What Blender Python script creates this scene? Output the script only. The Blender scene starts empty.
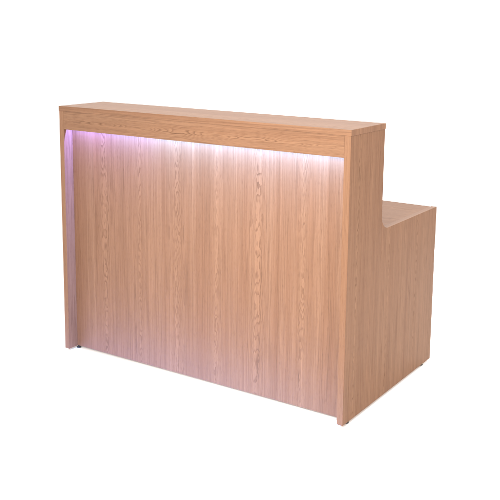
import bpy, bmesh, math, random
from mathutils import Vector, Matrix
S = bpy.context.scene
COL = S.collection

# ------------------------------------------------------------------ camera
YAW, PITCH, ROLL = -0.5763, 0.1730, 0.0117
FPX, PX, PY = 894.15, 8.397, -70.637          # focal length and principal offset for a 500 px frame
FLOOR = 0.012                                 # the panels stand this far above the floor, on their feet
cam_d = bpy.data.cameras.new('camera')
cam = bpy.data.objects.new('camera', cam_d); COL.objects.link(cam)
fw = Vector((math.sin(YAW)*math.cos(PITCH), math.cos(YAW)*math.cos(PITCH), -math.sin(PITCH)))
rt = Vector((math.cos(YAW), -math.sin(YAW), 0)); up = rt.cross(fw)
r2 = rt*math.cos(ROLL) + up*math.sin(ROLL); u2 = -rt*math.sin(ROLL) + up*math.cos(ROLL)
m = Matrix((( r2.x, u2.x, -fw.x, 3.1998), (r2.y, u2.y, -fw.y, -3.1267), (r2.z, u2.z, -fw.z, 1.6502+FLOOR), (0,0,0,1)))
cam.matrix_world = m
cam_d.sensor_width = 36; cam_d.lens = FPX/500*36
cam_d.shift_x = -PX/500; cam_d.shift_y = PY/500
cam_d.clip_start = 0.05; cam_d.clip_end = 500
S.camera = cam

# ------------------------------------------------------------------ white studio surround and lamps
w = bpy.data.worlds.new('World'); S.world = w; w.use_nodes = True
bg = w.node_tree.nodes['Background']
bg.inputs['Color'].default_value = (1.0, 0.960, 0.925, 1); bg.inputs['Strength'].default_value = 1.82

def softbox(name, loc, target, sx, sy, watts, colour):
    l = bpy.data.lights.new(name, 'AREA'); l.shape = 'RECTANGLE'; l.size = sx; l.size_y = sy
    l.energy = watts; l.color = colour
    o = bpy.data.objects.new(name, l); COL.objects.link(o); o.location = loc
    o.rotation_euler = (Vector(target)-Vector(loc)).to_track_quat('-Z', 'Y').to_euler()
    return o
k = softbox('key_softbox', (1.75, -2.9, 2.1), (1.45, 0, 1.0), 1.0, 0.8, 37, (1.0, 0.97, 0.92)); k.data.spread = math.radians(75)
softbox('top_fill', (0.9, 1.7, 3.2), (0.9, 0.7, 0.8), 0.9, 0.9, 34, (1.0, 0.97, 0.94))  # added overhead fill, there only to brighten the worktop
k = softbox('side_warm_fill', (4.6, -0.6, 2.2), (1.6, 0.3, 1.0), 0.8, 0.8, 6, (1.0, 0.70, 0.48)); k.data.spread = math.radians(70)  # added warm fill that reddens the right end panel
softbox('back_floor_fill', (0.8, 3.2, 0.36), (0.8, 0.3, 0.1), 1.5, 0.5, 75, (1.0, 1.0, 1.0))  # low fill added behind the desk to whiten the floor beneath it

S.view_settings.view_transform = 'Standard'; S.view_settings.look = 'None'
S.view_settings.exposure = 0.0; S.view_settings.gamma = 1.0; S.view_settings.use_curve_mapping = False
S.cycles.max_bounces = 8; S.cycles.diffuse_bounces = 5; S.cycles.sample_clamp_indirect = 6
S.cycles.use_denoising = True

# ------------------------------------------------------------------ materials
def new_mat(name):
    mt = bpy.data.materials.new(name); mt.use_nodes = True
    nt = mt.node_tree
    return mt, nt, nt.nodes['Principled BSDF']

class N:
    """tiny helper to write node maths as expressions"""
    def __init__(s, nt): s.nt = nt
    def m(s, op, a, b=None, c=None, clamp=False):
        n = s.nt.nodes.new('ShaderNodeMath'); n.operation = op; n.use_clamp = clamp
        for i, v in enumerate((a, b, c)):
            if v is None: continue
            if isinstance(v, (int, float)): n.inputs[i].default_value = v
            else: s.nt.links.new(v, n.inputs[i])
        return n.outputs[0]
    def vec(s, x, y, z):
        n = s.nt.nodes.new('ShaderNodeCombineXYZ')
        for i, v in enumerate((x, y, z)):
            if isinstance(v, (int, float)): n.inputs[i].default_value = v
            else: s.nt.links.new(v, n.inputs[i])
        return n.outputs[0]
    def noise(s, v, scale=1, detail=2, rough=0.5):
        n = s.nt.nodes.new('ShaderNodeTexNoise'); n.inputs['Scale'].default_value = scale
        n.inputs['Detail'].default_value = detail; n.inputs['Roughness'].default_value = rough
        s.nt.links.new(v, n.inputs['Vector']); return n.outputs['Fac']
    def mix(s, f, a, b, mode='MIX'):
        n = s.nt.nodes.new('ShaderNodeMix'); n.data_type = 'RGBA'; n.blend_type = mode
        for sock, v in ((n.inputs['Factor'], f), (n.inputs[6], a), (n.inputs[7], b)):
            if isinstance(v, (int, float)): sock.default_value = v
            elif isinstance(v, tuple): sock.default_value = (*v, 1)
            else: s.nt.links.new(v, sock)
        return n.outputs[2]
    def rng(s, v, a, b, c, d, smooth=False):
        n = s.nt.nodes.new('ShaderNodeMapRange'); s.nt.links.new(v, n.inputs[0])
        if smooth: n.interpolation_type = 'SMOOTHSTEP'
        for i, q in enumerate((a, b, c, d)): n.inputs[i+1].default_value = q
        return n.outputs[0]

LIGHT = (0.203, 0.107, 0.0600)
MID   = (0.170, 0.084, 0.0450)
DARK  = (0.070, 0.029, 0.013)

def oak(name, across, along, period=0.2245, offset=0.0, seed=0.0, rings=100.0, plume=0.034,
        swing=15.0, zfreq=2.3, tint=1.01, spec=0.2, alt=True, contrast=1.0, ripple=(36, 14, 2.8)):
    """oak veneer: leaves of veneer side by side, each with its own cathedral figure in the middle"""
    mt, nt, pb = new_mat(name); n = N(nt)
    tc = nt.nodes.new('ShaderNodeTexCoord'); sp = nt.nodes.new('ShaderNodeSeparateXYZ')
    nt.links.new(tc.outputs['Object'], sp.inputs[0])
    A = sp.outputs['XYZ'.index(across)]; L = sp.outputs['XYZ'.index(along)]
    a = n.m('ADD', A, offset)
    leaf = n.m('FLOOR', n.m('ADD', n.m('DIVIDE', a, period), 0.5))
    sd = n.m('ADD', n.m('MULTIPLY', leaf, 7.31), seed)
    # slow wander of the grain
    wander = n.m('MULTIPLY', n.m('SUBTRACT', n.noise(n.vec(n.m('MULTIPLY', A, 2.0), n.m('MULTIPLY', L, 1.6), sd), 1, 1), 0.5), 0.018)
    xl = n.m('ADD', n.m('SUBTRACT', a, n.m('MULTIPLY', leaf, period)), wander)
    # neighbouring leaves: one broad figure, one narrow
    if alt:
        par = n.m('ABSOLUTE', n.m('MODULO', leaf, 2.0))
        wdt = n.m('SUBTRACT', plume*0.74, n.m('MULTIPLY', par, -plume*0.24))
    else:
        wdt = n.m('ADD', plume, 0.0)
    q = n.m('DIVIDE', xl, wdt)
    bell = n.m('EXPONENT', n.m('MULTIPLY', n.m('MULTIPLY', q, q), -1.0))
    xa = n.m('SQRT', n.m('ADD', n.m('MULTIPLY', xl, xl), 0.000012))
    h1 = n.noise(n.vec(n.m('MULTIPLY', sd, 3.3), n.m('MULTIPLY', L, zfreq), sd), 1, 1)
    h2 = n.noise(n.vec(n.m('MULTIPLY', xl, ripple[0]), n.m('MULTIPLY', L, ripple[1]), sd), 1, 2, 0.6)
    h3 = n.noise(n.vec(n.m('MULTIPLY', sd, 5.1), n.m('MULTIPLY', L, zfreq*2.9), sd), 1, 1)
    hh = n.m('ADD', n.m('ADD', n.m('MULTIPLY', h1, swing*0.7), n.m('MULTIPLY', h3, swing*0.38)), n.m('MULTIPLY', h2, ripple[2]))
    far = n.noise(n.vec(n.m('MULTIPLY', A, 30), n.m('MULTIPLY', L, 0.8), sd), 1, 2)
    f = n.m('ADD', n.m('ADD', n.m('MULTIPLY', xa, rings), n.m('MULTIPLY', bell, hh)), n.m('MULTIPLY', far, 5.0))
    t = n.m('FRACT', f)
    # late wood: rises slowly, ends sharply
    late = n.m('MULTIPLY', n.rng(t, 0.35, 0.86, 0, 1, True), n.rng(t, 0.90, 1.0, 1, 0, True))
    lamp = n.rng(n.noise(n.vec(n.m('MULTIPLY', A, 55), n.m('MULTIPLY', L, 3), sd), 1, 2), 0.3, 0.7, 0.25, 1.0)
    late = n.m('MULTIPLY', late, lamp)
    late = n.m('MULTIPLY', late, n.rng(bell, 0, 1, 0.50, 1.0))
    # streaks and pores running with the grain
    st1 = n.noise(n.vec(n.m('MULTIPLY', A, 26), n.m('MULTIPLY', L, 0.5), sd), 1, 2)
    st2 = n.noise(n.vec(n.m('MULTIPLY', A, 150), n.m('MULTIPLY', L, 1.6), sd), 1, 2, 0.6)
    st3 = n.noise(n.vec(n.m('MULTIPLY', A, 520), n.m('MULTIPLY', L, 9), sd), 1, 2, 0.6)
    pores = n.rng(n.noise(n.vec(n.m('MULTIPLY', A, 800), n.m('MULTIPLY', L, 34), sd), 1, 1), 0.60, 0.72, 0, 1)
    base = n.mix(n.rng(st1, 0.30, 0.70, 0, 1), MID, LIGHT)
    base = n.mix(n.m('MULTIPLY', bell, 0.34), base, (0.240, 0.129, 0.072))
    k = n.m('ADD', n.rng(st2, 0.3, 0.7, -0.09*contrast, 0.09*contrast), n.rng(st3, 0.3, 0.7, -0.09*contrast, 0.09*contrast))
    dk = n.m('ADD', n.m('MULTIPLY', late, 0.62*contrast), n.m('MULTIPLY', pores, 0.34), clamp=True)
    c = n.mix(dk, base, DARK)
    kk = n.m('MULTIPLY', n.m('ADD', k, 1.0), tint)
    c = n.mix(1.0, c, n.vec(kk, kk, kk), 'MULTIPLY')
    nt.links.new(c, pb.inputs['Base Color'])
    pb.inputs['Roughness'].default_value = 0.42
    nt.links.new(n.rng(dk, 0, 1, 0.40, 0.55), pb.inputs['Roughness'])
    pb.inputs['Specular IOR Level'].default_value = spec
    bp = nt.nodes.new('ShaderNodeBump'); bp.inputs['Strength'].default_value = 0.10; bp.inputs['Distance'].default_value = 0.0004
    nt.links.new(dk, bp.inputs['Height']); bp.invert = True
    nt.links.new(bp.outputs[0], pb.inputs['Normal'])
    return mt

OAK_FRONT  = oak('oak_veneer_front', 'X', 'Z', offset=-0.0095, seed=2.0)
OAK_END    = oak('oak_veneer_end', 'Y', 'Z', period=0.31, offset=-0.085, seed=11.0, plume=0.026, rings=90, contrast=1.15, ripple=(30, 12, 2.6), spec=0.08, tint=0.97, alt=False)
OAK_EDGE   = oak('oak_edge_banding', 'X', 'Z', offset=0.11, seed=5.0, plume=0.012, contrast=0.6)
OAK_FASCIA = oak('oak_veneer_fascia', 'Z', 'X', period=0.30, offset=-1.180, seed=27.0, plume=0.026, swing=20.0, zfreq=1.7, rings=100, alt=False, contrast=1.25, tint=0.98, ripple=(30, 10, 2.4))
OAK_TOP    = oak('oak_veneer_top', 'Y', 'X', period=0.24, offset=-0.07, seed=31.0, plume=0.03, swing=8, contrast=0.7, spec=0.11)

def plain(name, colour, rough, metal=0.0, var=0.0, scale=60):
    mt, nt, pb = new_mat(name); n = N(nt)
    tc = nt.nodes.new('ShaderNodeTexCoord')
    v = n.rng(n.noise(tc.outputs['Object'], scale, 3), 0.3, 0.7, 1-var, 1+var)
    c = n.mix(1.0, colour, n.vec(v, v, v), 'MULTIPLY')
    nt.links.new(c, pb.inputs['Base Color'])
    pb.inputs['Roughness'].default_value = rough; pb.inputs['Metallic'].default_value = metal
    return mt
WHITE = plain('white_studio_floor', (0.93, 0.93, 0.93), 0.9, var=0.004, scale=3)
BLACK = plain('black_plastic', (0.010, 0.010, 0.010), 0.45, var=0.1)
ALU   = plain('brushed_aluminium', (0.7, 0.7, 0.72), 0.35, 1.0, var=0.05)

# ------------------------------------------------------------------ mesh helpers
def finish(name, bm, mats, parent=None, bevel=0.0007):
    bmesh.ops.recalc_face_normals(bm, faces=bm.faces)
    if bevel:
        es = [e for e in bm.edges if len(e.link_faces) == 2 and e.calc_face_angle() > 0.6]
        bmesh.ops.bevel(bm, geom=es, offset=bevel, segments=2, profile=0.5, affect='EDGES', clamp_overlap=True)
    me = bpy.data.meshes.new(name); bm.to_mesh(me); bm.free()
    for mt in (mats if isinstance(mats, list) else [mats]): me.materials.append(mt)
    o = bpy.data.objects.new(name, me); COL.objects.link(o)
    if parent: o.parent = parent
    return o
def box(bm, x0, x1, y0, y1, z0, z1):
    v = [bm.verts.new((x, y, z)) for x in (x0, x1) for y in (y0, y1) for z in (z0, z1)]
    for f in ((0,1,3,2), (4,6,7,5), (0,4,5,1), (2,3,7,6), (0,2,6,4), (1,5,7,3)):
        bm.faces.new([v[i] for i in f])
def board(name, dims, mat, parent, edge_mat=None, edge_axis=None, bevel=0.0007):
    bm = bmesh.new(); box(bm, *dims)
    bmesh.ops.recalc_face_normals(bm, faces=bm.faces)
    if edge_mat:
        for f in bm.faces:
            if abs(f.normal[edge_axis]) > 0.9: f.material_index = 1
    return finish(name, bm, [mat, edge_mat] if edge_mat else mat, parent, bevel)
def lathe(bm, prof, cx, cy, seg=28):
    rows = []
    for r, z in prof:
        rows.append([bm.verts.new((cx+r*math.cos(2*math.pi*i/seg), cy+r*math.sin(2*math.pi*i/seg), z)) for i in range(seg)])
    for a, b in zip(rows, rows[1:]):
        for i in range(seg):
            j = (i+1) % seg; bm.faces.new((a[i], a[j], b[j], b[i]))
    bm.faces.new(rows[0][::-1]); bm.faces.new(rows[-1])

# ------------------------------------------------------------------ floor
bm = bmesh.new()
vs = [bm.verts.new(p) for p in ((-60,-60,0), (60,-60,0), (60,60,0), (-60,60,0))]; bm.faces.new(vs)
fl = finish('floor', bm, WHITE, bevel=0); fl['kind'] = 'structure'

# ------------------------------------------------------------------ reception desk (dimensions in metres)
Wd, H, DT, D, HL = 1.600, 1.2408+FLOOR, 0.3126, 0.9353, 0.7778+FLOOR
TH, INS, FH, SL, OV = 0.0285, 0.0579, 0.0891, 0.0245, 0.0020
Z0 = FLOOR
desk = bpy.data.objects.new('reception_desk', None); COL.objects.link(desk)
desk['label'] = 'stepped light oak reception desk with a violet lit recessed front panel'
desk['category'] = 'reception desk'

def end_panel(x0, x1):
    # stepped profile in the y-z plane, small concave fillet where the high part meets the low part
    prof = [(0, Z0), (D, Z0), (D, HL)]
    cy, cz, ry, rz = DT+0.072, HL+0.058, 0.072, 0.058
    for i in range(9):
        t = math.pi*1.5 - (math.pi/2)*i/8
        prof.append((cy+ry*math.cos(t), cz+rz*math.sin(t)))
    prof += [(DT, H-SL-0.0003), (0, H-SL-0.0003)]
    bm = bmesh.new()
    a = [bm.verts.new((x0, y, z)) for y, z in prof]; b = [bm.verts.new((x1, y, z)) for y, z in prof]
    bm.faces.new(a); bm.faces.new(b[::-1])
    for i in range(len(prof)):
        j = (i+1) % len(prof); bm.faces.new((a[i], b[i], b[j], a[j]))
    bmesh.ops.recalc_face_normals(bm, faces=bm.faces)
    for f in bm.faces:
        if abs(f.normal.x) < 0.5: f.material_index = 1
    return finish('end_panel', bm, [OAK_END, OAK_EDGE], desk, 0.0007)
end_panel(0, TH)
end_panel(Wd-TH, Wd)
e = 0.0004
board('counter_top', (-OV, Wd+OV, -0.0006, DT+OV, H-SL, H), OAK_TOP, desk, OAK_FASCIA, 1)
board('fascia', (TH+e, Wd-TH-e, 0.0002, 0.0186, H-SL-FH, H-SL-e), OAK_FASCIA, desk)
board('front_panel', (TH+e, Wd-TH-e, INS, INS+0.025, Z0+0.003, H-SL-e), OAK_FRONT, desk)
board('riser', (TH+e, Wd-TH-e, DT-0.022, DT-0.004, HL, H-SL-e), OAK_FRONT, desk)
board('worktop', (TH+e, Wd-TH-e, INS+0.0255, D-0.001, HL-0.027, HL-0.002), OAK_TOP, desk, OAK_FASCIA, 1)

# adjustable feet
for x, y in ((0.032, 0.054+0.012), (Wd-0.014, 0.060), (Wd-0.014, 0.852), (0.014, 0.852)):
    bm = bmesh.new()
    lathe(bm, [(0.009, 0.0002), (0.0112, 0.0015), (0.0112, 0.006), (0.009, 0.0085), (0.005, 0.009), (0.005, Z0+0.0055 if x < 0.1 and y < 0.1 else Z0-0.0002)], x, y)
    finish('foot', bm, BLACK, desk, 0)

# light strip under the counter, behind the fascia
LY, LZ = 0.042, H-SL-0.0012
strip = board('light_strip', (TH+0.004, Wd-TH-0.004, LY-0.007, LY+0.007, LZ-0.009, LZ-0.0006), ALU, desk, bevel=0.0006)
def tape(x0, x1, watts, colour):
    mt, nt, pb = new_mat('led_diffuser')
    pb.inputs['Base Color'].default_value = (0.8, 0.8, 0.85, 1)
    pb.inputs['Emission Color'].default_value = (*colour, 1); pb.inputs['Emission Strength'].default_value = 3.0
    board('diffuser', (x0, x1, LY-0.005, LY+0.005, LZ-0.0125, LZ-0.0092), mt, strip, bevel=0.0006)
    l = bpy.data.lights.new('strip_light', 'AREA'); l.shape = 'RECTANGLE'; l.size = x1-x0; l.size_y = 0.010
    l.energy = watts*(x1-x0); l.color = colour; l.spread = math.radians(130)
    lo = bpy.data.objects.new('strip_light', l); COL.objects.link(lo)
    lo.location = ((x0+x1)/2, LY, LZ-0.0135); lo.parent = strip
tape(TH+0.006, 0.30, 36, (0.18, 0.22, 1.0))
tape(0.302, 0.56, 40, (0.16, 0.28, 1.0))
tape(0.562, Wd-TH-0.006, 41, (0.17, 0.40, 1.0))
